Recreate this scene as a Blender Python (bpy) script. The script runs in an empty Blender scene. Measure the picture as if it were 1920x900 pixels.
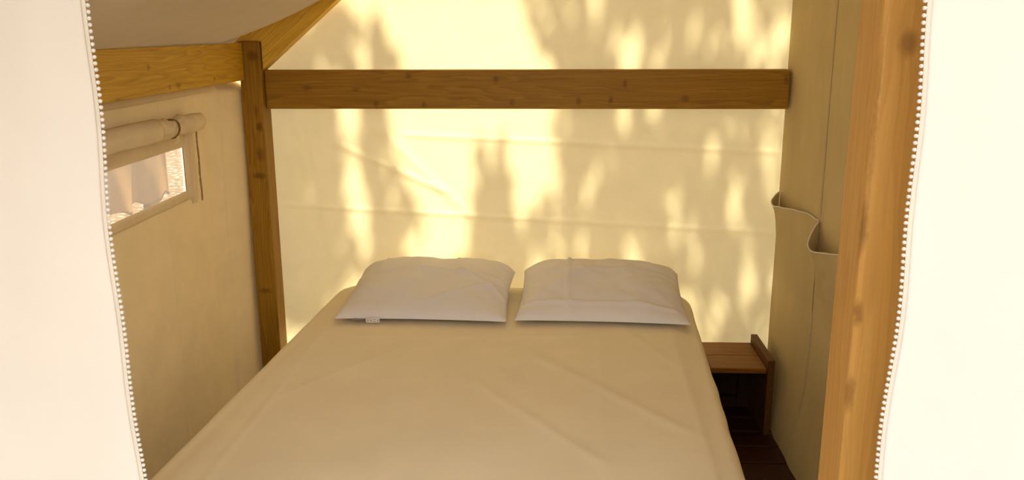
import bpy, bmesh, math, random
from mathutils import Vector, Matrix, noise

random.seed(11)
S = bpy.context.scene
COL = S.collection

# ------------------------------------------------------------------ camera
FPX = 1608.0
PIT = math.radians(13.8)
YAW = math.atan(73 / FPX * math.cos(PIT))
ROLL = math.radians(-0.2)
CAM = Vector((0, 0, 1.6))
fw = Vector((-math.sin(YAW) * math.cos(PIT), math.cos(YAW) * math.cos(PIT), -math.sin(PIT)))
rt = Vector((math.cos(YAW), math.sin(YAW), 0))
up = rt.cross(fw)
rt, up = rt * math.cos(ROLL) + up * math.sin(ROLL), -rt * math.sin(ROLL) + up * math.cos(ROLL)
cd = bpy.data.cameras.new('camera')
cd.sensor_width = 36
cd.lens = FPX / 1920 * 36
cd.clip_start = 0.02
cam = bpy.data.objects.new('camera', cd)
COL.objects.link(cam)
m = Matrix((rt, up, -fw)).transposed().to_4x4()
m.translation = CAM
cam.matrix_world = m
S.camera = cam

# ------------------------------------------------------------------ sky, sun, exposure
world = bpy.data.worlds.new('sky')
S.world = world
world.use_nodes = True
bg = world.node_tree.nodes['Background']
bg.inputs[0].default_value = (1.0, 0.965, 0.925, 1)
bg.inputs[1].default_value = 2.5

SUN_EL, SUN_AZ = math.radians(50), math.radians(6)     # behind the tent, a little to the right
SUND = Vector((math.sin(SUN_AZ) * math.cos(SUN_EL), math.cos(SUN_AZ) * math.cos(SUN_EL), math.sin(SUN_EL)))
sl = bpy.data.lights.new('sun', 'SUN')
sl.energy = 27.0
sl.angle = math.radians(0.8)
sl.color = (1.0, 0.93, 0.78)
sun = bpy.data.objects.new('sun', sl)
COL.objects.link(sun)
sun.location = SUND * 30
sun.rotation_euler = SUND.to_track_quat('Z', 'Y').to_euler()

S.view_settings.view_transform = 'Standard'
S.view_settings.look = 'None'
S.view_settings.gamma = 1
S.view_settings.use_curve_mapping = False
S.view_settings.exposure = 0.0

# ------------------------------------------------------------------ helpers
def tag(o, label=None, cat=None, group=None, kind=None):
    if label: o['label'] = label
    if cat: o['category'] = cat
    if group: o['group'] = group
    if kind: o['kind'] = kind
    return o

def obj(name, me, mat=None, parent=None, smooth=False):
    if isinstance(me, bmesh.types.BMesh):
        bm = me
        me = bpy.data.meshes.new(name)
        bm.to_mesh(me)
        bm.free()
    if mat and not me.materials:
        me.materials.append(mat)
    if smooth:
        for p in me.polygons: p.use_smooth = True
    o = bpy.data.objects.new(name, me)
    COL.objects.link(o)
    if parent:
        o.parent = parent
        o.matrix_parent_inverse = parent.matrix_basis.inverted()
    return o

def empty(name, loc):
    o = bpy.data.objects.new(name, None)
    COL.objects.link(o)
    o.location = loc
    o.empty_display_size = 0.1
    return o

def box(x0, x1, y0, y1, z0, z1, bev=0.004, seg=1):
    bm = bmesh.new()
    bmesh.ops.create_cube(bm, size=1)
    for v in bm.verts:
        v.co = Vector(((x0 + x1) / 2 + v.co.x * (x1 - x0), (y0 + y1) / 2 + v.co.y * (y1 - y0), (z0 + z1) / 2 + v.co.z * (z1 - z0)))
    if bev:
        bmesh.ops.bevel(bm, geom=list(bm.edges), offset=bev, segments=seg, affect='EDGES', profile=0.5)
    return bm

def grid(nu, nv, fn, skip=None, flip=False):
    """grid mesh of fn(u, v) for u, v in 0..1"""
    vs, fs = [], []
    for j in range(nv + 1):
        for i in range(nu + 1):
            vs.append(fn(i / nu, j / nv))
    for j in range(nv):
        for i in range(nu):
            if skip and skip((i + .5) / nu, (j + .5) / nv): continue
            a = j * (nu + 1) + i
            q = (a, a + 1, a + nu + 2, a + nu + 1)
            fs.append(q[::-1] if flip else q)
    me = bpy.data.meshes.new('grid')
    me.from_pydata(vs, [], fs)
    if skip:
        bm = bmesh.new(); bm.from_mesh(me)
        bmesh.ops.delete(bm, geom=[v for v in bm.verts if not v.link_faces], context='VERTS')
        bm.to_mesh(me); bm.free()
    me.update()
    return me

def solid(o, t, off=0):
    md = o.modifiers.new('thickness', 'SOLIDIFY')
    md.thickness = t
    md.offset = off
    return o

def tube(pts, rad, n=10, caps=True):
    """tube through pts; rad is a number or list"""
    bm = bmesh.new()
    rings = []
    P = [Vector(p) for p in pts]
    for i, p in enumerate(P):
        d = (P[min(i + 1, len(P) - 1)] - P[max(i - 1, 0)]).normalized()
        a = d.cross(Vector((0, 0, 1)))
        if a.length < 1e-3: a = d.cross(Vector((1, 0, 0)))
        a.normalize(); b = d.cross(a)
        r = rad[i] if isinstance(rad, (list, tuple)) else rad
        rings.append([bm.verts.new(p + (a * math.cos(2 * math.pi * k / n) + b * math.sin(2 * math.pi * k / n)) * r) for k in range(n)])
    for i in range(len(rings) - 1):
        for k in range(n):
            bm.faces.new((rings[i][k], rings[i][(k + 1) % n], rings[i + 1][(k + 1) % n], rings[i + 1][k]))
    if caps:
        bm.faces.new(rings[0][::-1]); bm.faces.new(rings[-1])
    bmesh.ops.recalc_face_normals(bm, faces=bm.faces)
    return bm

def N(x, y, z=0.0, s=1.0):
    return noise.noise(Vector((x * s, y * s, z * s)))

def smooth01(t):
    t = max(0.0, min(1.0, t))
    return t * t * (3 - 2 * t)

def crease(px, pz, ax, az, bx, bz, w, amp, fade=0.12):
    """a pressed fold line running from a to b in a cloth plane, one side up and the other down"""
    dx, dz = bx - ax, bz - az
    L = math.hypot(dx, dz)
    t = ((px - ax) * dx + (pz - az) * dz) / (L * L)
    if t < -0.2 or t > 1.2: return 0.0
    d = ((px - ax) * dz - (pz - az) * dx) / L
    e = smooth01(t / fade + .3) * smooth01((1 - t) / fade + .3)
    return amp * e * math.exp(-(d / w) ** 2)

# ------------------------------------------------------------------ materials
def newmat(name):
    mt = bpy.data.materials.new(name)
    mt.use_nodes = True
    nt = mt.node_tree
    nt.nodes.clear()
    out = nt.nodes.new('ShaderNodeOutputMaterial')
    return mt, nt, out

def lk(nt, a, b): nt.links.new(a, b)

def coords(nt, scale):
    tc = nt.nodes.new('ShaderNodeTexCoord')
    mp = nt.nodes.new('ShaderNodeMapping')
    mp.inputs['Scale'].default_value = scale
    lk(nt, tc.outputs['Object'], mp.inputs['Vector'])
    return mp.outputs['Vector']

def ramp(nt, fac, stops):
    r = nt.nodes.new('ShaderNodeValToRGB')
    e = r.color_ramp.elements
    while len(e) < len(stops): e.new(0.5)
    for k, (p, c) in enumerate(stops):
        e[k].position = p
        e[k].color = (*c, 1)
    lk(nt, fac, r.inputs['Fac'])
    return r.outputs['Color']

def ntex(nt, vec, scale, detail=4, rough=.55, dist=0.0):
    n = nt.nodes.new('ShaderNodeTexNoise')
    n.inputs['Scale'].default_value = scale
    n.inputs['Detail'].default_value = detail
    n.inputs['Roughness'].default_value = rough
    n.inputs['Distortion'].default_value = dist
    lk(nt, vec, n.inputs['Vector'])
    return n

def mixc(nt, mode, fac, a, b):
    x = nt.nodes.new('ShaderNodeMix')
    x.data_type = 'RGBA'; x.blend_type = mode
    for sock, v in ((x.inputs[0], fac), (x.inputs[6], a), (x.inputs[7], b)):
        if isinstance(v, bpy.types.NodeSocket): lk(nt, v, sock)
        elif isinstance(v, tuple): sock.default_value = (*v, 1)
        else: sock.default_value = v
    return x.outputs[2]

def canvas(name, refl, trans, mix, bump=0.15, weave=900.0, mott=0.06, rough_scale=9.0, stretch=(1, 1, 1)):
    """woven cloth: part of the light is scattered back, part passes through"""
    mt, nt, out = newmat(name)
    v = coords(nt, stretch)
    n1 = ntex(nt, v, rough_scale, 5)
    n2 = ntex(nt, v, weave, 2)
    f = ramp(nt, n1.outputs['Fac'], [(0.3, (1 - mott * 2,) * 3), (0.7, (1, 1, 1))])
    cr = mixc(nt, 'MULTIPLY', 1.0, refl, f)
    ct = mixc(nt, 'MULTIPLY', 1.0, trans, f)
    b1 = nt.nodes.new('ShaderNodeBump')
    b1.inputs['Strength'].default_value = bump
    b1.inputs['Distance'].default_value = 0.02
    lk(nt, n1.outputs['Fac'], b1.inputs['Height'])
    b2 = nt.nodes.new('ShaderNodeBump')
    b2.inputs['Strength'].default_value = 0.06
    b2.inputs['Distance'].default_value = 0.001
    lk(nt, n2.outputs['Fac'], b2.inputs['Height'])
    lk(nt, b1.outputs['Normal'], b2.inputs['Normal'])
    d = nt.nodes.new('ShaderNodeBsdfDiffuse')
    t = nt.nodes.new('ShaderNodeBsdfTranslucent')
    lk(nt, cr, d.inputs['Color']); lk(nt, ct, t.inputs['Color'])
    lk(nt, b2.outputs['Normal'], d.inputs['Normal']); lk(nt, b2.outputs['Normal'], t.inputs['Normal'])
    mx = nt.nodes.new('ShaderNodeMixShader')
    mx.inputs[0].default_value = mix
    lk(nt, d.outputs[0], mx.inputs[1]); lk(nt, t.outputs[0], mx.inputs[2])
    lk(nt, mx.outputs[0], out.inputs['Surface'])
    return mt

def wood(name, axis, dark, mid, light, knots=True, grain=1.0, rough=0.55, seed=0.0, spots=()):
    """sawn softwood with the grain along an axis"""
    mt, nt, out = newmat(name)
    sc = [11.0, 11.0, 11.0]
    sc[axis] = 0.45
    tc = nt.nodes.new('ShaderNodeTexCoord')
    add = nt.nodes.new('ShaderNodeVectorMath'); add.operation = 'ADD'
    add.inputs[1].default_value = (seed, seed * .7, seed * 1.3)
    lk(nt, tc.outputs['Object'], add.inputs[0])
    # soft large warp so that the rings flow
    wn = ntex(nt, add.outputs[0], 2.6, 2)
    ws = nt.nodes.new('ShaderNodeVectorMath'); ws.operation = 'SCALE'
    ws.inputs['Scale'].default_value = 0.035
    lk(nt, wn.outputs['Color'], ws.inputs[0])
    wa = nt.nodes.new('ShaderNodeVectorMath'); wa.operation = 'ADD'
    lk(nt, add.outputs[0], wa.inputs[0]); lk(nt, ws.outputs[0], wa.inputs[1])
    mp = nt.nodes.new('ShaderNodeMapping')
    mp.inputs['Scale'].default_value = sc
    lk(nt, wa.outputs[0], mp.inputs['Vector'])
    big = ntex(nt, mp.outputs[0], 1.2, 2, .5)
    fine = ntex(nt, mp.outputs[0], 9.0, 5, .65)
    # growth rings: bands of the slow noise
    mul = nt.nodes.new('ShaderNodeMath'); mul.operation = 'MULTIPLY'; mul.inputs[1].default_value = 17.0
    lk(nt, big.outputs['Fac'], mul.inputs[0])
    fr = nt.nodes.new('ShaderNodeMath'); fr.operation = 'FRACT'
    lk(nt, mul.outputs[0], fr.inputs[0])
    ring = ramp(nt, fr.outputs[0], [(0.0, light), (0.55, mid), (0.86, tuple(.6 * a + .4 * b for a, b in zip(mid, dark))), (1.0, light)])
    base = mixc(nt, 'MIX', 0.45 * grain, mid, ring)
    fcol = ramp(nt, fine.outputs['Fac'], [(0.28, (.70, .66, .58)), (0.60, (1, 1, 1))])
    base = mixc(nt, 'MULTIPLY', 0.75 * grain, base, fcol)
    if knots:
        sk = [7.0, 7.0, 7.0]
        sk[axis] = 2.6
        mk = nt.nodes.new('ShaderNodeMapping')
        mk.inputs['Scale'].default_value = sk
        lk(nt, wa.outputs[0], mk.inputs['Vector'])
        vo = nt.nodes.new('ShaderNodeTexVoronoi')
        vo.inputs['Scale'].default_value = 1.0
        lk(nt, mk.outputs[0], vo.inputs['Vector'])
        kf = ramp(nt, vo.outputs['Distance'], [(0.03, (0.9,) * 3), (0.065, (0.5,) * 3), (0.125, (0, 0, 0))])
        base = mixc(nt, 'MIX', kf, base, dark)
    for (kx, ky, kz, kr, kl, ks) in spots:
        # a single knot, drawn out along the grain
        sb = nt.nodes.new('ShaderNodeMapping')
        sv = [.8 / kr, .8 / kr, .8 / kr]; sv[axis] = .8 / kl
        sb.inputs['Scale'].default_value = sv
        sb.inputs['Location'].default_value = (-(kx + .012) * sv[0], -(ky + .012) * sv[1], -(kz + .012) * sv[2])
        wsp = nt.nodes.new('ShaderNodeVectorMath'); wsp.operation = 'ADD'
        wj = nt.nodes.new('ShaderNodeVectorMath'); wj.operation = 'SCALE'; wj.inputs['Scale'].default_value = .012
        wn2 = ntex(nt, tc.outputs['Object'], 60, 3)
        lk(nt, wn2.outputs['Color'], wj.inputs[0])
        lk(nt, tc.outputs['Object'], wsp.inputs[0]); lk(nt, wj.outputs[0], wsp.inputs[1])
        lk(nt, wsp.outputs[0], sb.inputs['Vector'])
        ln = nt.nodes.new('ShaderNodeVectorMath'); ln.operation = 'LENGTH'
        lk(nt, sb.outputs[0], ln.inputs[0])
        kf = ramp(nt, ln.outputs['Value'], [(0.35, (ks * .75,) * 3), (0.65, (ks * .42,) * 3), (1.0, (0, 0, 0))])
        base = mixc(nt, 'MIX', kf, base, dark)
    p = nt.nodes.new('ShaderNodeBsdfPrincipled')
    lk(nt, base, p.inputs['Base Color'])
    p.inputs['Roughness'].default_value = rough
    p.inputs['Specular IOR Level'].default_value = 0.3
    b = nt.nodes.new('ShaderNodeBump')
    b.inputs['Strength'].default_value = 0.2
    b.inputs['Distance'].default_value = 0.002
    lk(nt, fine.outputs['Fac'], b.inputs['Height'])
    lk(nt, b.outputs['Normal'], p.inputs['Normal'])
    lk(nt, p.outputs[0], out.inputs['Surface'])
    return mt

def plain(name, col, rough=0.7, spec=0.2, nscale=30.0, var=0.15, bump=0.0):
    mt, nt, out = newmat(name)
    v = coords(nt, (1, 1, 1))
    n = ntex(nt, v, nscale, 4)
    c = ramp(nt, n.outputs['Fac'], [(0.3, tuple(a * (1 - var) for a in col)), (0.7, col)])
    p = nt.nodes.new('ShaderNodeBsdfPrincipled')
    lk(nt, c, p.inputs['Base Color'])
    p.inputs['Roughness'].default_value = rough
    p.inputs['Specular IOR Level'].default_value = spec
    if bump:
        b = nt.nodes.new('ShaderNodeBump')
        b.inputs['Strength'].default_value = bump
        b.inputs['Distance'].default_value = 0.005
        lk(nt, n.outputs['Fac'], b.inputs['Height'])
        lk(nt, b.outputs['Normal'], p.inputs['Normal'])
    lk(nt, p.outputs[0], out.inputs['Surface'])
    return mt

WOOD_D, WOOD_M, WOOD_L = (.07, .024, .002), (.34, .170, .008), (.44, .24, .02)
M = {}
M['wood_x'] = wood('pine_along_x', 0, WOOD_D, WOOD_M, WOOD_L, seed=1.0, knots=False,
                   spots=[(-0.573, 3.462, 1.415, 0.014, 0.012, 0.6), (-0.221, 3.462, 1.398, 0.016, 0.012, 0.6), (-0.707, 3.462, 1.303, 0.016, 0.012, 0.55), (-0.512, 3.462, 1.301, 0.014, 0.01, 0.6), (-0.157, 3.462, 1.310, 0.016, 0.012, 0.5), (0.110, 3.462, 1.314, 0.018, 0.012, 0.55), (0.237, 3.462, 1.318, 0.016, 0.01, 0.6), (0.292, 3.462, 1.381, 0.018, 0.009, 0.7), (-0.785, 3.462, 1.361, 0.008, 0.02, 0.6), (-0.986, 3.462, 1.367, 0.01, 0.02, 0.5), (0.924, 3.462, 1.397, 0.02, 0.012, 0.5), (0.532, 3.462, 1.324, 0.014, 0.02, 0.5)])
M['wood_y'] = wood('pine_along_y', 1, WOOD_D, (.56, .31, .02), (.64, .38, .04), seed=2.3, knots=False,
                   spots=[(-1.224, 2.801, 1.419, 0.012, 0.02, 0.6), (-1.224, 2.732, 1.418, 0.008, 0.01, 0.6), (-1.224, 2.597, 1.486, 0.009, 0.015, 0.6), (-1.224, 3.111, 1.423, 0.008, 0.01, 0.6), (-1.224, 2.391, 1.400, 0.009, 0.02, 0.5)])
M['wood_z'] = wood('pine_along_z', 2, WOOD_D, WOOD_M, WOOD_L, seed=3.1, knots=False,
                   spots=[(-1.188, 3.429, 1.495, 0.022, 0.022, 0.7), (-1.179, 3.429, 1.214, 0.016, 0.02, 0.8), (-1.185, 3.429, 1.101, 0.014, 0.03, 0.6), (-1.194, 3.429, 1.013, 0.03, 0.014, 0.75), (-1.207, 3.429, 0.520, 0.03, 0.012, 0.6), (-1.189, 3.429, 1.274, 0.01, 0.03, 0.5)])
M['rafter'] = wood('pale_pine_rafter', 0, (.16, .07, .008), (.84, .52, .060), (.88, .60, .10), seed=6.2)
M['post'] = wood('pine_post', 2, (.15, .060, .014), (.58, .31, .075), (.66, .39, .12), seed=5.35, grain=.55, knots=False,
                 spots=[(0.514, 1.296, 1.572, .014, .020, .75), (0.473, 1.296, 1.298, .009, .045, .75), (0.479, 1.296, 1.160, .008, .022, .8), (0.479, 1.296, 1.025, .008, .030, .7), (0.476, 1.296, 1.504, .005, .080, .45), (0.477, 1.296, 1.409, .004, .070, .4)])
M['brown_x'] = wood('stained_wood_x', 0, (.05, .018, .002), (.26, .105, .010), (.32, .14, .018), seed=8.0, knots=False)
M['brown_y'] = wood('stained_wood_y', 1, (.05, .018, .002), (.26, .105, .010), (.32, .14, .018), seed=9.0, knots=False)
M['brown_shade_y'] = wood('shade_darkened_wood_y', 1, (.03, .010, .002), (.13, .050, .008), (.17, .07, .012), seed=9.0, knots=False)  # the shelf's stained wood, darkened to paint in the shade low down
M['deck'] = wood('dark_red_deck', 0, (.015, .004, .002), (.045, .010, .005), (.065, .016, .008), seed=4.0, knots=False, rough=.5)
M['gable'] = canvas('cream_gable_canvas', (.80, .67, .42), (.88, .77, .43), .235, bump=.05, mott=.03)
M['side'] = canvas('tan_side_canvas', (.80, .65, .39), (.66, .48, .24), .06, bump=.06, mott=.04)
M['flap'] = canvas('tan_window_canvas', (.78, .63, .41), (.66, .50, .28), .06, bump=.10, mott=.05)
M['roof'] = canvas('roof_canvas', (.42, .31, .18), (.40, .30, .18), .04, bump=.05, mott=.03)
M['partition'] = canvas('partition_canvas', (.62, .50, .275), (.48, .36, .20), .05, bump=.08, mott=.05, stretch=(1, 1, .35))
M['curtain'] = canvas('white_curtain_cloth', (.90, .87, .81), (.85, .80, .70), .15, bump=.04, mott=.015, rough_scale=5)
M['pom'] = canvas('white_pom_wool', (.93, .91, .87), (.8, .78, .72), .1, bump=.2, rough_scale=400)
M['ribbon'] = canvas('trim_ribbon', (.84, .78, .68), (.8, .72, .6), .1, bump=.1)
M['sheet'] = canvas('cream_cotton_sheet', (.90, .79, .575), (.7, .6, .42), .04, bump=.05, mott=.03, rough_scale=6)
M['pillow'] = canvas('white_cotton', (.86, .82, .80), (.8, .72, .6), .10, bump=.06, mott=.02)
M['cover'] = canvas('shade_toned_table_cloth', (.36, .245, .125), (.3, .2, .1), .1)  # pale cloth, its outdoor shade put into the darker colour
M['mattress'] = plain('mattress_ticking', (.7, .66, .58), .9, .1)
M['zip'] = plain('brown_zip', (.42, .24, .12), .6, .3)
M['strap'] = plain('dark_strap', (.24, .15, .06), .8, .1)
M['print_pale'] = plain('faded_print', (.52, .46, .42), .8, .1)
M['print'] = plain('slit_shade_grey', (.28, .22, .24), .8, .1)
M['leaf'] = canvas('leaf_green', (.06, .11, .025), (.10, .17, .02), .35)
M['bark'] = plain('bark', (.13, .09, .06), .9, .1, 12, .4, .6)
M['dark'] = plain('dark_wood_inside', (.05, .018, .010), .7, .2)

def ground_mat():
    mt, nt, out = newmat('stony_ground')
    v = coords(nt, (1, 1, 1))
    n = ntex(nt, v, 1.1, 6, .7)
    vo = nt.nodes.new('ShaderNodeTexVoronoi')
    vo.inputs['Scale'].default_value = 11.0
    lk(nt, v, vo.inputs['Vector'])
    a = ramp(nt, n.outputs['Fac'], [(0.38, (.11, .080, .048)), (0.62, (.26, .20, .135))])
    s = ramp(nt, vo.outputs['Distance'], [(0.16, (.80, .74, .66)), (0.34, (.12, .085, .05))])
    c = mixc(nt, 'MIX', .75, a, s)
    p = nt.nodes.new('ShaderNodeBsdfPrincipled')
    lk(nt, c, p.inputs['Base Color'])
    p.inputs['Roughness'].default_value = .9
    b = nt.nodes.new('ShaderNodeBump')
    b.inputs['Strength'].default_value = .8
    b.inputs['Distance'].default_value = .05
    lk(nt, vo.outputs['Distance'], b.inputs['Height'])
    lk(nt, b.outputs['Normal'], p.inputs['Normal'])
    lk(nt, p.outputs[0], out.inputs['Surface'])
    return mt
M['ground'] = ground_mat()

def vinyl_mat():
    mt, nt, out = newmat('clear_vinyl')
    v = coords(nt, (1, 1, 1))
    n = ntex(nt, v, 14.0, 3, .5, .8)
    b = nt.nodes.new('ShaderNodeBump')
    b.inputs['Strength'].default_value = .35
    b.inputs['Distance'].default_value = .01
    lk(nt, n.outputs['Fac'], b.inputs['Height'])
    tr = nt.nodes.new('ShaderNodeBsdfTransparent')
    tr.inputs[0].default_value = (.52, .43, .32, 1)
    gl = nt.nodes.new('ShaderNodeBsdfGlossy')
    gl.inputs['Roughness'].default_value = .12
    lk(nt, b.outputs['Normal'], gl.inputs['Normal'])
    tl = nt.nodes.new('ShaderNodeBsdfTranslucent')
    tl.inputs[0].default_value = (.9, .86, .78, 1)
    m1 = nt.nodes.new('ShaderNodeMixShader'); m1.inputs[0].default_value = .16
    lk(nt, tr.outputs[0], m1.inputs[1]); lk(nt, tl.outputs[0], m1.inputs[2])
    m2 = nt.nodes.new('ShaderNodeMixShader'); m2.inputs[0].default_value = .10
    lk(nt, m1.outputs[0], m2.inputs[1]); lk(nt, gl.outputs[0], m2.inputs[2])
    lk(nt, m2.outputs[0], out.inputs['Surface'])
    return mt
M['vinyl'] = vinyl_mat()

# ------------------------------------------------------------------ the tent shell
YB = 3.55            # gable canvas
XL = -1.30           # left side canvas
XP = 0.952           # partition canvas
Z0, SL, LSP, SAG = 1.527, 0.855, 2.25, 0.345      # eave height, roof slope, half span, sag of the canvas
XRIDGE = XL + LSP
YF = 0.35           # front end of the roof
XR = XL + 2 * LSP    # right side canvas

def roof_z(x):
    return Z0 + SL * (LSP - abs(x - XRIDGE))

# ground and floor
g = obj('ground', grid(8, 8, lambda u, v: (-40 + 80 * u, -40 + 80 * v, -.12)), M['ground'])
tag(g, kind='structure')

fl = obj('floor', box(XL - .05, XR + .05, -1.2, YB + .03, -.075, -.032, 0), M['dark'])
tag(fl, kind='structure')
plank_me = None
bw = 0.131
k = 0
y = YB - .03
while y - bw > -1.2:
    if plank_me is None:
        po = obj('plank', box(XL - .04, XR + .04, -bw + .004, -.004, -.032, 0, .004), M['deck'], fl)
        plank_me = po.data
    else:
        po = obj('plank', plank_me, None, fl)
    po.location = (0, y, random.uniform(-.0015, 0))
    y -= bw
    k += 1

# gable canvas at the back, hanging in a few pressed folds
def gable_pt(u, v):
    x = XL + (XR - XL) * u
    z = -.03 + (roof_z(x) + .005 + .03) * v
    d = 0.0
    if x < 1.1 and z < 2.2:
        d += crease(x, z, -.62, 1.175, .95, 1.105, .010, .0055, .05)
        d += crease(x, z, -1.14, .875, .96, .765, .010, .0055, .05)
        d += crease(x, z, -.90, 1.14, -.42, .925, .012, .009)
        d += crease(x, z, -.74, 1.22, -.30, .80, .018, .006)
        d += crease(x, z, -1.09, 1.26, -1.00, .75, .02, .008)
        d += crease(x, z, -1.04, 1.26, -.96, .62, .016, .006)
        d += .0045 * N(x * 1.5, z * 2.2, 3.1) + .0012 * N(x * 9, z * 9, 1.7)
    return (x, YB + d, z)
w = obj('wall_back', grid(420, 330, gable_pt, flip=True), M['gable'], smooth=True)
tag(w, kind='structure')

# left canvas wall with an opening for the window
WY0, WY1, WZ0, WZ1 = 1.75, 2.975, 1.040, 1.203
YL0, YL1 = YF, YB + .005
NYL, NZL = 420, 126
def left_pt(u, v):
    yy = YL0 + (YL1 - YL0) * u
    zz = -.03 + (Z0 + .03 + .004) * v
    d = .006 * N(yy * 5, zz * .7, 5.0) + .003 * N(yy * 12, zz * 1.2, 9)
    for ys in (2.36, 2.80, 3.285):
        d += .0045 * math.exp(-((yy - ys - .006 * N(zz * 2, ys)) / .010) ** 2)
    d += .052 * smooth01((yy - 3.22) / .2) * (1 - smooth01((zz - 1.365) / .035))
    if yy > 2.9:
        d += .007 * smooth01((yy - 3.05) / .3) * N(yy * 16, zz * 1.5, 2.2)
    return (XL + d, yy, zz)
def left_skip(u, v):
    yy = YL0 + (YL1 - YL0) * u
    zz = -.03 + (Z0 + .034) * v
    return WY0 < yy < WY1 and WZ0 < zz < WZ1
w = obj('wall_left', grid(NYL, NZL, left_pt, left_skip), M['side'], smooth=True)
tag(w, kind='structure')
# roof: canvas sagging between the ridge and the eaves, tight where it meets the rafter
def roofL(u, v):
    t = u
    x = XL - .01 + LSP * t
    yy = YF + (YB + .06 - YF) * v
    k = (1 - smooth01((yy - 3.22) / .20)) * smooth01((yy - 1.35) / .7)
    sag = 4 * SAG * t * (1 - t) * (.0 + 1.0 * k)
    z = Z0 + SL * LSP * t - sag + .004 + .006 * N(x * 2, yy * 1.5, 4)
    return (x, yy, z)
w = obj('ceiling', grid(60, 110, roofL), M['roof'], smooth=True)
tag(w, kind='structure')
def roofR(u, v):
    x = XRIDGE + (LSP + .02) * u
    yy = YF + (YB + .06 - YF) * v
    return (x, yy, Z0 + SL * LSP * (1 - u) + .004 - .3 * u * (1 - u) * (1 - smooth01((yy - 3.22) / .2)))
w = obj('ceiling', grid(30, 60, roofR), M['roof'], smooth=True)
tag(w, kind='structure')

# canvas wall on the far side of the neighbouring cabin
w = obj('wall_right', grid(60, 30, lambda u, v: (XR + .005 * N(u * 12, v), YF + (YB - YF) * u, -.03 + (Z0 + .03) * v)), M['side'], smooth=True)
tag(w, kind='structure')

# partition canvas between the two cabins
def part_x(yy, zz):
    d = .006 * N(yy * 4, zz * .6, 7.7) + .003 * N(yy * 13, zz * 1.1, 1.1)
    d -= .045 * (1 - smooth01(zz / .55)) ** 2 * smooth01((3.5 - yy) / .3)
    return XP + d
def part_pt(u, v):
    yy = 1.42 + (YB - .004 - 1.42) * u
    zz = -.01 + (3.44 + .01) * v
    return (part_x(yy, zz), yy, zz)
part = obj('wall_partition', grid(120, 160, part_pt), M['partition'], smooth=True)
tag(part, kind='structure')
def pseam(yy, z0, z1, wd=.016):
    return grid(4, 40, lambda u, v: (part_x(yy, z0 + (z1 - z0) * v) - .001 - .004 * math.sin(math.pi * u), yy + wd * (u - .5), z0 + (z1 - z0) * v))
obj('seam', pseam(2.985, .96, 3.3), M['partition'], part, True)
obj('seam', pseam(2.985, .02, .60, .010), M['partition'], part, True)

def pocket(y0, y1, zt, zb, bulge, skew, name, dips):
    """open pocket sewn on the partition: bulges at its mouth, flat at its foot"""
    def fn(u, v):
        yy = y0 + (y1 - y0) * u
        q = u ** skew
        s = math.sin(math.pi * min(1, max(0, q)))
        mouth = v ** 1.6
        zz = zb + (zt - zb) * v
        zz -= dips * mouth * s + .006 * mouth * N(u * 7, 2.0, y0)
        off = .004 + bulge * mouth * (s ** .8) + .006 * mouth * N(u * 5, v * 3, y0 * 3) * s
        off += .004 * N(u * 9 + v * 4, v * 5, 3.3) * s
        return (part_x(yy, zz) - max(.003, off), yy, zz)
    o = obj('pocket', grid(40, 34, fn), M['partition'], part, True)
    hem = [Vector(fn(i / 40, 1.0)) + Vector((-.001, 0, 0)) for i in range(41)]
    obj('hem', tube(hem, .0028, 6), M['ribbon'], o, True)
    return o
pocket(2.985, 3.525, .945, .605, .056, 2.6, 'pocket', .030)
pocket(2.42, 2.975, .940, .600, .074, 2.0, 'pocket', .060)
obj('seam', grid(3, 20, lambda u, v: (part_x(2.98, .6 + .34 * v) - .006 - .003 * math.sin(math.pi * u), 2.974 + .012 * u, .6 + .34 * v)), M['partition'], part, True)

# ------------------------------------------------------------------ timber frame
def timber(name, bm, mat, label, cat, group=None):
    o = obj(name, bm, mat)
    tag(o, label, cat, group)
    return o

timber('corner_post', box(-1.238, -1.153, 3.435, 3.535, 0.0, 1.5565, .004, 2), M['wood_z'],
       'dark pine corner post standing between the left canvas wall and the back canvas', 'post')
timber('cross_beam', box(-1.151, XP - .008, 3.468, 3.535, 1.289, 1.4435, .005, 2), M['wood_x'],
       'long horizontal pine beam crossing the bright back canvas above the pillows', 'beam')
def plate_bm():
    # its top is planed to the slope of the roof
    bm = box(-1.285, -1.218, YF + .05, 3.430, 1.4065, 1.5525, 0)
    for v in bm.verts:
        if v.co.x < -1.25 and v.co.z > 1.5: v.co.z = 1.531
    bmesh.ops.bevel(bm, geom=list(bm.edges), offset=.003, segments=1, affect='EDGES')
    return bm
timber('wall_plate', plate_bm(), M['wood_y'],
       'pine beam along the top of the left canvas wall above the window', 'beam')

def rafter_bm():
    # plank lying along the roof slope at the gable
    bm = bmesh.new()
    y0, y1 = 3.452, 3.525
    prof = [(-1.150, 1.446), (XRIDGE - .05, 1.446 + SL * (XRIDGE - .05 + 1.150)),
            (XRIDGE - .05, roof_z(XRIDGE - .05) - .012), (-1.270, roof_z(-1.270) - .010), (-1.236, 1.557), (-1.150, 1.557)]
    lo = [bm.verts.new((x, y0, z)) for x, z in prof]
    hi = [bm.verts.new((x, y1, z)) for x, z in prof]
    n = len(prof)
    bm.faces.new(lo); bm.faces.new(hi[::-1])
    for i in range(n):
        bm.faces.new((lo[i], lo[(i + 1) % n], hi[(i + 1) % n], hi[i]))
    bmesh.ops.recalc_face_normals(bm, faces=bm.faces)
    bmesh.ops.bevel(bm, geom=list(bm.edges), offset=.003, segments=1, affect='EDGES')
    # turn so that the grain runs along local x
    rot = Matrix.Rotation(math.atan(SL), 4, 'Y')
    bm.transform(rot)
    return bm
o = obj('rafter', rafter_bm(), M['rafter'])
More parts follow.
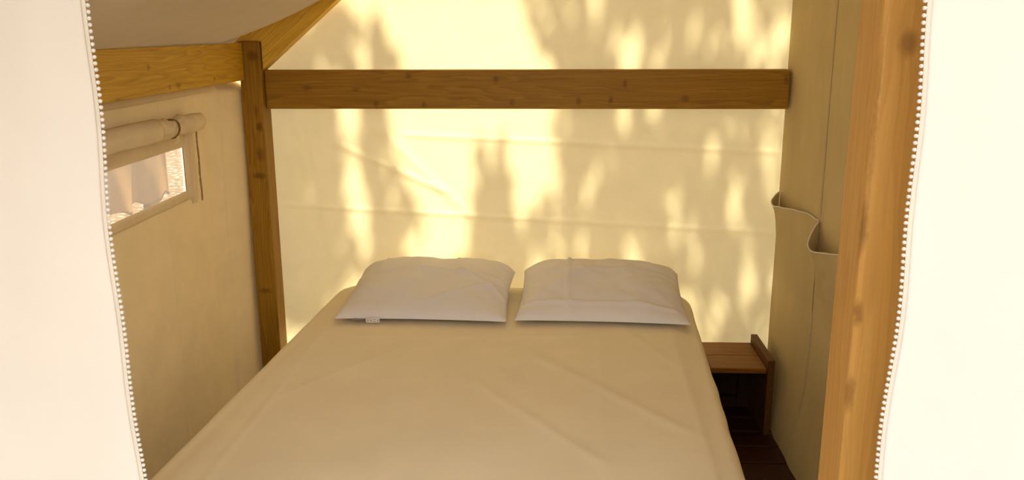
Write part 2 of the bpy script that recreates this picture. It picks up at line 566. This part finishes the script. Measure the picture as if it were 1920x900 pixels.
o.rotation_euler = (0, -math.atan(SL), 0)
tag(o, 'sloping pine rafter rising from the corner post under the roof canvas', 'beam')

timber('door_post', box(.480, .600, 1.30, 1.405, 0.0, 2.75, .008, 3), M['post'],
       'thick light brown pine post with knots beside the right white curtain', 'post')

# ------------------------------------------------------------------ window in the left wall
win = empty('window_1', (XL, 2.4, WZ0))
tag(win, kind='structure')
def pane_pt(u, v):
    yy = WY0 - .01 + (WY1 - WY0 + .02) * u
    zz = WZ0 - .01 + (WZ1 - WZ0 + .02) * v
    return (XL - .012 + .007 * N(yy * 6, zz * 5, .4), yy, zz)
obj('pane', grid(60, 14, pane_pt), M['vinyl'], win, True)
def strip(name, y0, y1, z0, z1, off=.012, th=.003, mat='flap', nu=30, nv=6, wob=.003):
    def fn(u, v):
        yy = y0 + (y1 - y0) * u; zz = z0 + (z1 - z0) * v
        e = min(u * nu, (1 - u) * nu, v * nv, (1 - v) * nv, 1)
        return (XL + off * (.35 + .65 * e) + wob * N(yy * 8, zz * 9, off * 90), yy, zz)
    o = obj(name, grid(nu, nv, fn), M[mat], win, True)
    return o
strip('window_border', WY0 - .06, WY1 + .005, WZ1 - .004, WZ1 + .055)
strip('window_border', WY0 - .06, WY1 + .005, WZ0 - .032, WZ0 + .004)
strip('window_border', WY1 - .002, WY1 + .040, WZ0 - .034, WZ1 + .058, nu=5, nv=20)
strip('window_border', WY0 - .07, WY0 + .004, WZ0 - .034, WZ1 + .058, nu=5, nv=20)
strip('window_flap', WY1 + .045, WY1 + .080, .985, 1.262, .010, nu=8, nv=20)
strip('header_band', YF + .3, 3.28, 1.372, 1.405, .013, nu=60, nv=4)
obj('zip', tube([(XL + .020, 3.062 + .002 * math.sin(i), .99 + .275 * i / 14) for i in range(15)], .0035, 6), M['zip'], win, True)

# rolled blind above the window
rb = empty('rolled_blind', (XL + .045, 2.5, 1.25))
tag(rb, 'rolled up tan canvas blind tied above the left window', 'blind')
def roll_pt(u, v):
    yy = 1.55 + (3.045 - 1.55) * u
    a = 2 * math.pi * v
    r = .031
    c = math.exp(-((yy - 2.80) / .035) ** 2)
    c2 = math.exp(-((yy - 2.06) / .035) ** 2)
    r *= 1 - .28 * max(c, c2)
    r *= 1 + .16 * N(yy * 3.0, math.cos(a) * 1.4, math.sin(a) * 1.4) + .15 * N(yy * 18, math.cos(a) * 2, math.sin(a) * 2) * (1 + 2.0 * math.exp(-((yy - 2.74) / .16) ** 2))
    zc = 1.286 + .006 * math.sin(yy * 3.2) - .004 * c
    r *= 1.0 - .55 * max(0.0, (u - .985) / .015) ** 2
    return (XL + .046 + r * math.cos(a), yy, zc + r * 1.05 * math.sin(a))
me = grid(170, 22, roll_pt)
bm = bmesh.new(); bm.from_mesh(me)
bmesh.ops.remove_doubles(bm, verts=bm.verts, dist=1e-5)
bmesh.ops.holes_fill(bm, edges=bm.edges, sides=0)
bmesh.ops.recalc_face_normals(bm, faces=bm.faces)
obj('roll', bm, M['flap'], rb, True)
# loose outer layer of the roll
def layer_pt(u, v):
    yy = 1.55 + (2.66 - 1.55) * u
    a = -0.75 + 2.2 * v
    r = .0355 + .003 * N(yy * 5, v * 3, 8) + .006 * (1 - v) * (1 + N(yy * 4, 1, 1))
    return (XL + .046 + r * math.cos(a), yy, 1.286 + .006 * math.sin(yy * 3.2) + r * 1.05 * math.sin(a))
solid(obj('outer_layer', grid(90, 14, layer_pt), M['flap'], rb, True), .002)
for yy in (2.80, 2.06):
    ring = [(XL + .046 + .029 * math.cos(t), yy + .006 * math.sin(2 * t), 1.283 + .031 * math.sin(t)) for t in [2 * math.pi * i / 20 for i in range(21)]]
    obj('strap', tube(ring, .0032, 6), M['strap'], rb, True)
    obj('strap_end', grid(2, 8, lambda u, v, yy=yy: (XL + .067 + .004 * math.sin(v * 3), yy - .008 + .012 * u + .03 * v * (u - .5) - .02 * v, 1.262 - .026 * v)), M['flap'], rb, True)

# ------------------------------------------------------------------ curtains with pom-pom trim
pom_me = None
def curtain(xe, sgn, ycur, pitch, label, clabel, seed, width=.95):
    """xe: free edge, sgn: +1 when the cloth spreads to the right of the edge"""
    z0, z1 = .04, 2.03
    def pt(s, z):
        y = ycur + .012 * math.sin(s * 9 + seed) * smooth01(s * 4) + .010 * N(s * 4, z * 1.1, seed) + .004 * N(s * 11, z * 2.5, seed + 3)
        x = xe + sgn * s + .0035 * math.sin(z * 8 + seed) + .002 * math.sin(z * 21 + seed * 2)
        return Vector((x, y, z))
    root = empty('curtain', (xe + sgn * width / 2, ycur, z0))
    tag(root, label, 'curtain', 'white doorway curtains')
    def ztop(s): return min(z1, roof_z(xe + sgn * s) - .03)       # cut to the slope of the roof
    c = obj('cloth', grid(70, 110, lambda u, v: pt(u * width, z0 + (ztop(u * width) - z0) * v)), M['curtain'], root, True)
    solid(c, .0012)
    band = obj('trim_ribbon', grid(3, 200, lambda u, v: pt(-.0015 + .0065 * u, z0 + (z1 - z0) * v) + Vector((0, -.0018, 0))), M['ribbon'], root, True)
    solid(band, .0012)
    global pom_me
    if pom_me is None:
        bm = bmesh.new()
        bmesh.ops.create_icosphere(bm, subdivisions=2, radius=.0031)
        for v in bm.verts:
            v.co.z *= .94
            v.co *= 1 + .05 * N(v.co.x, v.co.y, v.co.z, 500)
        pom_me = bpy.data.meshes.new('pom_pom'); bm.to_mesh(pom_me); bm.free()
        pom_me.materials.append(M['pom'])
        for p in pom_me.polygons: p.use_smooth = True
    z = .30
    while z < 1.99:
        p = obj('pom_pom', pom_me, None, root)
        q = pt(0, z)
        p.location = (q.x - sgn * .0042, q.y - .0015, z)
        p.rotation_euler = (z * 7, z * 3, z * 11)
        z += pitch
    return root
curtain(-.642, -1, 1.20, .00872, 'cream white curtain with pom-pom trim at the left of the doorway', '', 1.0, .61)
curtain(.504, 1, 1.20, .0094, 'brilliant white curtain with pom-pom trim beside the pine post', '', 4.0)
rod = empty('curtain_rod', (0, 1.2, 2.04))
tag(rod, 'round wooden rod carrying the white curtains above the doorway', 'curtain rod')
obj('rod', tube([(-.62, 1.2, 2.050), (0, 1.2, 2.050), (1.5, 1.2, 2.050)], .013, 12), M['wood_x'], rod, True)
for x in (-.62, 1.5):
    obj('finial', tube([(x - .02, 1.2, 2.050), (x - .008, 1.2, 2.050), (x + .008, 1.2, 2.050), (x + .02, 1.2, 2.050)], [.012, .022, .022, .012], 12), M['wood_x'], rod, True)

# ------------------------------------------------------------------ bed
BROT = math.radians(-3.4)
BC = Vector((-.150, 3.49, 0))          # middle of the head end
def bed_w(lx, ly):
    """bed frame: lx across, ly from the head end towards the foot"""
    c, s = math.cos(BROT), math.sin(BROT)
    return (BC.x + lx * c + ly * s, BC.y + lx * s - ly * c)
HW, BL, TOP = .732, 1.97, .552
bed = empty('bed', (*bed_w(0, BL / 2), 0))
tag(bed, 'low double bed standing in the middle of the cabin under a cream sheet', 'bed')
def bedbox(x0, x1, y0, y1, z0, z1, bev=.006, seg=1):
    bm = box(x0, x1, y0, y1, z0, z1, bev, seg)
    for v in bm.verts:
        x, y = bed_w(v.co.x, v.co.y)
        v.co = Vector((x, y, v.co.z))
    bmesh.ops.recalc_face_normals(bm, faces=bm.faces)
    return bm
obj('mattress', bedbox(-HW + .02, HW - .02, .02, BL - .02, .33, TOP - .016, .05, 4), M['mattress'], bed, True)
for x in (-HW + .03, HW - .07):
    obj('side_rail', bedbox(x, x + .04, .03, BL - .03, .20, .325), M['brown_y'], bed)
for yy in (.03, BL - .07):
    obj('end_rail', bedbox(-HW + .075, HW - .075, yy, yy + .04, .20, .325), M['brown_x'], bed)
for i in range(11):
    yy = .10 + i * (BL - .28) / 10
    obj('slat', bedbox(-HW + .075, HW - .075, yy, yy + .08, .295, .315, .003), M['brown_x'], bed)
for x in (-HW + .07, HW - .14):
    for yy in (.075, BL - .145):
        obj('leg', bedbox(x + .005, x + .07, yy, yy + .07, 0, .199), M['brown_x'], bed)

# sheet drawn over the mattress, falling down the sides
def rrect(t, hw, hl, r):
    """rounded rectangle, t in 0..1, centred"""
    segs = [2 * (hw - r), math.pi * r / 2, 2 * (hl - r), math.pi * r / 2] * 2
    tot = sum(segs); d = (t % 1) * tot
    cx = [(-(hw - r), -hl, 1, 0), None, (hw, -(hl - r), 0, 1), None, (hw - r, hl, -1, 0), None, (-hw, hl - r, 0, -1), None]
    cc = {1: (hw - r, -(hl - r), -math.pi / 2), 3: (hw - r, hl - r, 0), 5: (-(hw - r), hl - r, math.pi / 2), 7: (-(hw - r), -(hl - r), math.pi)}
    for i, L in enumerate(segs):
        if d <= L or i == 7:
            if i in cc:
                x, y, a0 = cc[i]; a = a0 + d / r
                return x + r * math.cos(a), y + r * math.sin(a)
            x, y, dx, dy = cx[i]
            return x + dx * d, y + dy * d
        d -= L
def sheet_mesh():
    NS, vs, fs = 560, [], []
    hl = BL / 2
    rings = []
    def wr(x, y):
        z = .0040 * N(x * 2.2 + y * .8, y * 1.6, 2) + .0022 * N(x * 5 + y * 3, y * 4 - x * 2, 6)
        z += crease(x, y, .36, .55, .40, 1.95, .008, .00193)
        z += crease(x, y, .10, .75, .62, 1.35, .022, .0033)
        z += crease(x, y, -.10, .95, .40, 1.55, .022, .00275)
        z += crease(x, y, .33, .30, .66, .95, .016, .0022)
        z += crease(x, y, -.60, 1.25, -.30, .80, .015, .00248)
        z += crease(x, y, -.62, .55, -.56, 1.9, .010, .0022)
        z += crease(x, y, -.28, .95, -.14, 1.75, .014, .0022)
        z += crease(x, y, .62, .5, .66, 1.9, .010, .0022)
        z += crease(x, y, -.5, .70, .3, .62, .016, .00193)
        return z
    K = 64
    for k in range(K + 1):
        s = (k / K) ** .9 if k else .004
        rings.append(('top', s))
    for a in range(1, 7): rings.append(('arc', a / 6))
    for d in range(1, 13): rings.append(('side', d / 12))
    R = .035
    for kind, s in rings:
        for i in range(NS):
            t = i / NS
            if kind == 'top':
                x, y = rrect(t, (HW - R) , hl - R, .11)
                x *= s; y *= s
                z = TOP + wr(x, y + hl) * min(1, (1 - s) * 12 + .25) - .010 * smooth01((s - .86) / .14) ** 2
            else:
                th = s * math.pi / 2 if kind == 'arc' else math.pi / 2
                o = R * math.sin(th)
                x, y = rrect(t, HW - R + o, hl - R + o, .11 + o)
                z = TOP - .010 - R * (1 - math.cos(th))
                q = i * .9 / NS * 60
                if kind == 'side':
                    z -= .26 * s
                    f = .014 * s * (math.sin(q * 1.7) + N(q, s, 1) * 1.2)
                else:
                    f = 0
                f += .006 * N(q * .8, 0, 4) * (1 if kind == 'side' else s)
                L = math.hypot(x / HW, y / hl)
                nx, ny = (1 if x > 0 else -1) * (abs(x) > HW - .1), (1 if y > 0 else -1) * (abs(y) > hl - .1)
                x += nx * (f + .006 * s * (kind == 'side')); y += ny * (f + .006 * s * (kind == 'side')) * (0.2 if y < 0 else 1)
            wx, wy = bed_w(x, y + hl)
            wy = min(wy, 3.535)
            vs.append((wx, wy, z))
    nr = len(rings)
    for k in range(nr - 1):
        for i in range(NS):
            a, b = k * NS + i, k * NS + (i + 1) % NS
            fs.append((a, b, b + NS, a + NS))
    vs.append((*bed_w(0, hl), TOP + wr(0, hl)))
    for i in range(NS):
        fs.append((len(vs) - 1, (i + 1) % NS, i))
    me = bpy.data.meshes.new('bed_sheet')
    me.from_pydata(vs, [], fs); me.update()
    return me
me = sheet_mesh()
bm = bmesh.new(); bm.from_mesh(me); bmesh.ops.recalc_face_normals(bm, faces=bm.faces); bm.to_mesh(me); bm.free()
sh = obj('bed_sheet', me, M['sheet'], None, True)
tag(sh, 'smooth cream cotton sheet spread over the double bed', 'bed sheet')

# pillows
def pillow_mesh(cx, cy, rot, hw, hd, seed, folds):
    n = 64
    def base(u, v):
        # outline: sides drawn in a little between the pointed corners
        x = u * hw * (1 - .035 * (1 - v * v)) ; y = v * hd * (1 - .05 * (1 - u * u))
        return x, y
    def prof(u, v):
        a = max(0.0, 1 - abs(u) ** 3.4); b = max(0.0, 1 - abs(v) ** (3.0 if v < 0 else 4.5))
        return (a ** .55) * (b ** (.42 if v < 0 else .55))
    c, s = math.cos(rot), math.sin(rot)
    vs, fs = [], []
    for side in (1, 0):
        for j in range(n + 1):
            for i in range(n + 1):
                uu = -1 + 2 * i / n; vv = -1 + 2 * j / n
                u = math.sin(uu * math.pi / 2) * .6 + uu * .4
                v = math.sin(vv * math.pi / 2) * .6 + vv * .4
                x, y = base(u, v)
                p = prof(u, v)
                rise = .012 + .040 * smooth01((v + 1) / 2)              # the far side lies higher
                if side:
                    z = rise + .082 * p * (1 + .22 * v)
                    wv = .014 * N(x * 5, y * 6, seed) + .008 * N(x * 11 + y * 5, y * 10, seed + 2) + .003 * N(x * 26, y * 24, seed)
                    for f in folds: wv += 1.8 * crease(x, y, *f)
                    z += wv * min(1, p * 3)
                else:
                    z = rise * (1 - p) + .001
                z = max(z, .001)
                vs.append((cx + x * c - y * s, cy + x * s + y * c, TOP + .008 + z))
    m_ = n + 1
    for j in range(n):
        for i in range(n):
            a = j * m_ + i
            fs.append((a, a + 1, a + m_ + 1, a + m_))
            b = a + m_ * m_
            fs.append((b, b + m_, b + m_ + 1, b + 1))
    me = bpy.data.meshes.new('pillow')
    me.from_pydata(vs, [], fs)
    bm = bmesh.new(); bm.from_mesh(me)
    bmesh.ops.remove_doubles(bm, verts=bm.verts, dist=.0008)
    bmesh.ops.recalc_face_normals(bm, faces=bm.faces)
    bm.to_mesh(me); bm.free()
    return me
p1 = empty('pillow', (-.46, 3.2, TOP))
tag(p1, 'white pillow with a small care tag on its edge, left of the two', 'pillow', 'white pillows on the bed')
obj('pillow_case', pillow_mesh(-.462, 3.205, math.radians(-1.5), .318, .258, 1.0,
    [(-.26, .06, .30, .03, .010, .004), (.02, -.20, .28, -.02, .012, .005), (-.22, .05, -.20, .26, .006, .003), (.08, .05, .10, .26, .006, .003), (.1, .05, .31, -.10, .012, .006)]), M['pillow'], p1, True)
p2 = empty('pillow', (.2, 3.2, TOP))
tag(p2, 'plain white pillow with a pressed crease, right of the two', 'pillow', 'white pillows on the bed')
obj('pillow_case', pillow_mesh(.205, 3.200, math.radians(-2.5), .318, .258, 5.0,
    [(-.12, -.26, -.13, .25, .007, .006), (-.30, .05, .30, .07, .008, .004), (-.31, -.18, .3, -.2, .010, .004), (-.28, -.16, -.05, .05, .03, .006)]), M['pillow'], p2, True)
# care tag and slit of the pillow case on the left pillow
def tagpt(x, v): return (x, 2.952 - .002 * v + .0025 * math.sin(x * 90), TOP + .006 + .020 * v)
o = solid(obj('care_tag', grid(8, 4, lambda u, v: tagpt(-.668 + .052 * u, v)), M['pillow'], p1, True), .001)
for a, b, c, d in ((-.662, -.655, .25, .75), (-.650, -.644, .3, .8), (-.640, -.628, .62, .76), (-.640, -.628, .25, .40), (-.624, -.620, .2, .7)):
    obj('printed_mark', grid(2, 2, lambda u, v: Vector(tagpt(a + (b - a) * u, c + (d - c) * v)) + Vector((0, -.0012, 0))), M['print_pale'], o)
obj('case_slit', tube([(-.722 + .006 * i, 2.954, TOP + .018 + .001 * math.sin(i)) for i in range(9)], [.001, .002, .003, .0035, .004, .004, .004, .0035, .002], 6), M['print'], p1, True)  # solid dark strip painting the shade in the slit opening

# ------------------------------------------------------------------ bedside shelf
ns = empty('bedside_shelf', (.72, 3.4, 0))
tag(ns, 'low brown wooden bedside shelf on the floor right of the bed', 'shelf')
obj('top_board', box(.652, .872, 3.380, 3.530, .262, .284, .002), M['brown_x'], ns)
obj('top_board', box(.652, .872, 3.235, 3.378, .262, .284, .002), M['brown_x'], ns)
obj('side_panel', box(.873, .900, 3.225, 3.532, 0, .322, .002), M['brown_shade_y'], ns)
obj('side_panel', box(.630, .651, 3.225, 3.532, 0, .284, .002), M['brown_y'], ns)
obj('rear_leg', box(.822, .870, 3.490, 3.518, .0, .258, .002), M['deck'], ns)  # rear leg and rails take the deck colour as painted shade inside
obj('rear_rail', box(.654, .820, 3.490, 3.518, .20, .258, .002), M['deck'], ns)
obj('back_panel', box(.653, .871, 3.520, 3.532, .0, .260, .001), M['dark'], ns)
obj('bottom_rail', box(.654, .820, 3.490, 3.518, .0, .05, .002), M['deck'], ns)

# ------------------------------------------------------------------ outdoors: what the sun shines through and the window shows
def wp(px, py):
    """photograph pixel to (x, z) on the gable canvas"""
    d = fw + rt * (px - 960) / FPX - up * (py - 450) / FPX
    t = YB / d.y
    return d.x * t, 1.6 + d.z * t

def tree(label, masses, holes, trunk_xy, nleaf, crown_extra, seed):
    """masses: shade patches that the crown throws on the gable (px ellipses); leaves stand 4 to 6.5 m up the sun's rays"""
    rnd = random.Random(seed)
    root = empty('tree', (trunk_xy[0], trunk_xy[1], -.12))
    tag(root, label, 'tree', 'trees behind the tent')
    vs, fs = [], []
    W = [(wp(a, b), rx * .00216, ry * .00221, wgt) for a, b, rx, ry, wgt in masses]
    Hh = [(wp(a, b), rx * .00216, ry * .00221) for a, b, rx, ry in holes]
    area = [rx * rz * wgt for _, rx, rz, wgt in W]
    tot = sum(area)
    cents = []
    made = 0
    while made < nleaf:
        r = rnd.random() * tot; i = 0
        while r > area[i] and i < len(area) - 1: r -= area[i]; i += 1
        (cx, cz), rx, rz, wgt = W[i]
        a, q = rnd.random() * 2 * math.pi, 1.22 * rnd.random() ** .62
        x, z = cx + rx * q * math.cos(a), cz + rz * q * math.sin(a)
        bad = False
        for (hx, hz), hrx, hrz in Hh:
            if ((x - hx) / hrx) ** 2 + ((z - hz) / hrz) ** 2 < 1: bad = True; break
        made += 1
        if bad: continue
        # twigs leave upright gaps between them
        gap = N(x * 17 + seed, z * 3.2, 1.5) + .6 * N(x * 33, z * 6, seed)
        if gap > .07 + .45 * (wgt - .75) + rnd.gauss(0, .10): continue
        s = rnd.uniform(4.0, 6.5)
        c = Vector((x, YB, z)) + SUND * s
        if i % 2 == 0 and made % 40 == 0: cents.append(c)
        # drooping lance-shaped leaf
        L, wd = rnd.uniform(.07, .14), rnd.uniform(.016, .028)
        dr = Vector((rnd.gauss(0, .28), rnd.gauss(0, .35), -1)).normalized()
        sd = dr.cross(Vector((rnd.gauss(0, .4), 1, rnd.gauss(0, .3)))).normalized()
        b = len(vs)
        vs += [c - dr * L * .5, c - dr * L * .1 + sd * wd, c + dr * L * .5, c - dr * L * .1 - sd * wd]
        fs.append((b, b + 1, b + 2, b + 3))
    me = bpy.data.meshes.new('foliage')
    me.from_pydata(vs, [], fs)
    o = obj('foliage', me, M['leaf'], root)
    tag(o, kind='stuff')
    mid = sum(cents, Vector()) / max(1, len(cents))
    base = Vector((trunk_xy[0], trunk_xy[1], -.12))
    top = Vector((base.x * .6 + mid.x * .4, base.y, mid.z + .6))
    P = [base.lerp(top, t) + Vector((.08 * math.sin(t * 5 + seed), .06 * math.sin(t * 4), 0)) for t in [i / 8 for i in range(9)]]
    obj('trunk', tube(P, [.16 - .012 * i for i in range(9)], 10), M['bark'], root, True)
    for c in cents[::2]:
        a = P[rnd.choice((4, 5, 6, 7))]
        mdl = a.lerp(c, .55) + Vector((0, 0, .25))
        obj('branch', tube([a, mdl, c], [.022, .011, .004], 5), M['bark'], root, True)
    return root

tree('tall tree behind the back canvas throwing leaf shade on its right half',
     [(1160, -60, 150, 170, 1.0), (1290, 20, 150, 200, 1.0), (1420, 0, 110, 220, 1.0), (1130, 60, 75, 160, 1.2), (1190, 260, 130, 170, 1.15),
      (1110, 250, 55, 110, 1.2), (1280, 330, 160, 190, 1.1), (1400, 380, 110, 200, .75), (1180, 420, 120, 140, .8), (1300, 560, 180, 150, .7), (1060, 440, 60, 70, .7), (1440, 240, 70, 140, .6)],
     [(1195, 75, 13, 45), (1245, 75, 11, 40), (1305, 50, 8, 45), (1345, 85, 22, 30), (1432, 90, 24, 36), (1121, 310, 11, 60), (1250, 245, 20, 16), (1390, 245, 42, 26),
      (1375, 390, 16, 60), (1182, 455, 20, 28), (1445, 340, 16, 60), (1400, 470, 14, 40), (1230, 130, 9, 30), (1330, 330, 12, 30), (1458, 440, 10, 60), (1090, 470, 12, 40), (1250, 380, 9, 35)],
     (3.0, 9.3), 9000, 0, 3)
tree('slender tree behind the back canvas throwing streaks of shade on its left half',
     [(590, 100, 75, 70, 1.0), (625, 90, 50, 60, 1.0), (708, 95, 14, 45, 1.0), (738, 122, 16, 20, 1.0), (705, 270, 24, 90, 1.2), (720, 350, 28, 90, 1.2), (745, 440, 42, 70, 1.1), (690, 470, 50, 40, .8),
      (565, 330, 66, 170, 1.5), (595, 240, 42, 70, 1.4), (610, 450, 50, 70, .9), (540, 180, 40, 60, 1.4), (560, 520, 70, 80, 1.3)],
     [(678, 100, 9, 40), (655, 290, 12, 90), (665, 400, 14, 60), (640, 470, 10, 30), (690, 440, 8, 40)],
     (-3.0, 9.6), 5200, 0, 8)
tree('small tree behind the back canvas throwing a forked shade above the pillows',
     [(903, 395, 12, 105, 1.1), (942, 375, 13, 95, 1.2), (920, 450, 32, 70, 1.1), (970, 460, 30, 60, .9), (960, 560, 70, 60, .8), (860, 540, 40, 50, .6)],
     [(922, 320, 7, 65), (1010, 450, 8, 40), (972, 400, 7, 40)],
     (-.2, 8.2), 1300, 0, 21)

# pale cloth over a low table outside the window
tb = empty('garden_table', (-4.2, 7.1, -.12))
tag(tb, 'low garden table seen through the left window', 'table')
obj('table_top', box(-4.9, -3.55, 6.2, 7.55, .53, .56, .004), M['brown_y'], tb)
for x in (-4.85, -3.66):
    for yy in (6.25, 7.44):
        obj('leg', box(x, x + .06, yy, yy + .06, -.12, .529, .004), M['brown_x'], tb)
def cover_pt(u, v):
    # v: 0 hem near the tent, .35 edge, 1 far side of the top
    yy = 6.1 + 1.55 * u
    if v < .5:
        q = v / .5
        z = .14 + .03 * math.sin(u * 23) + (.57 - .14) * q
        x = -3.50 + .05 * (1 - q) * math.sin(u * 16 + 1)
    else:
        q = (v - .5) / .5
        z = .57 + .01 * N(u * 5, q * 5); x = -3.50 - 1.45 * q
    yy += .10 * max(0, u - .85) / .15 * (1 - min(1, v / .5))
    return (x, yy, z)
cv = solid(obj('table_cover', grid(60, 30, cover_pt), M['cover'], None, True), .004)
tag(cv, 'pale cloth cover, coloured darker for shade, hanging over the low table outside the window', 'cloth')
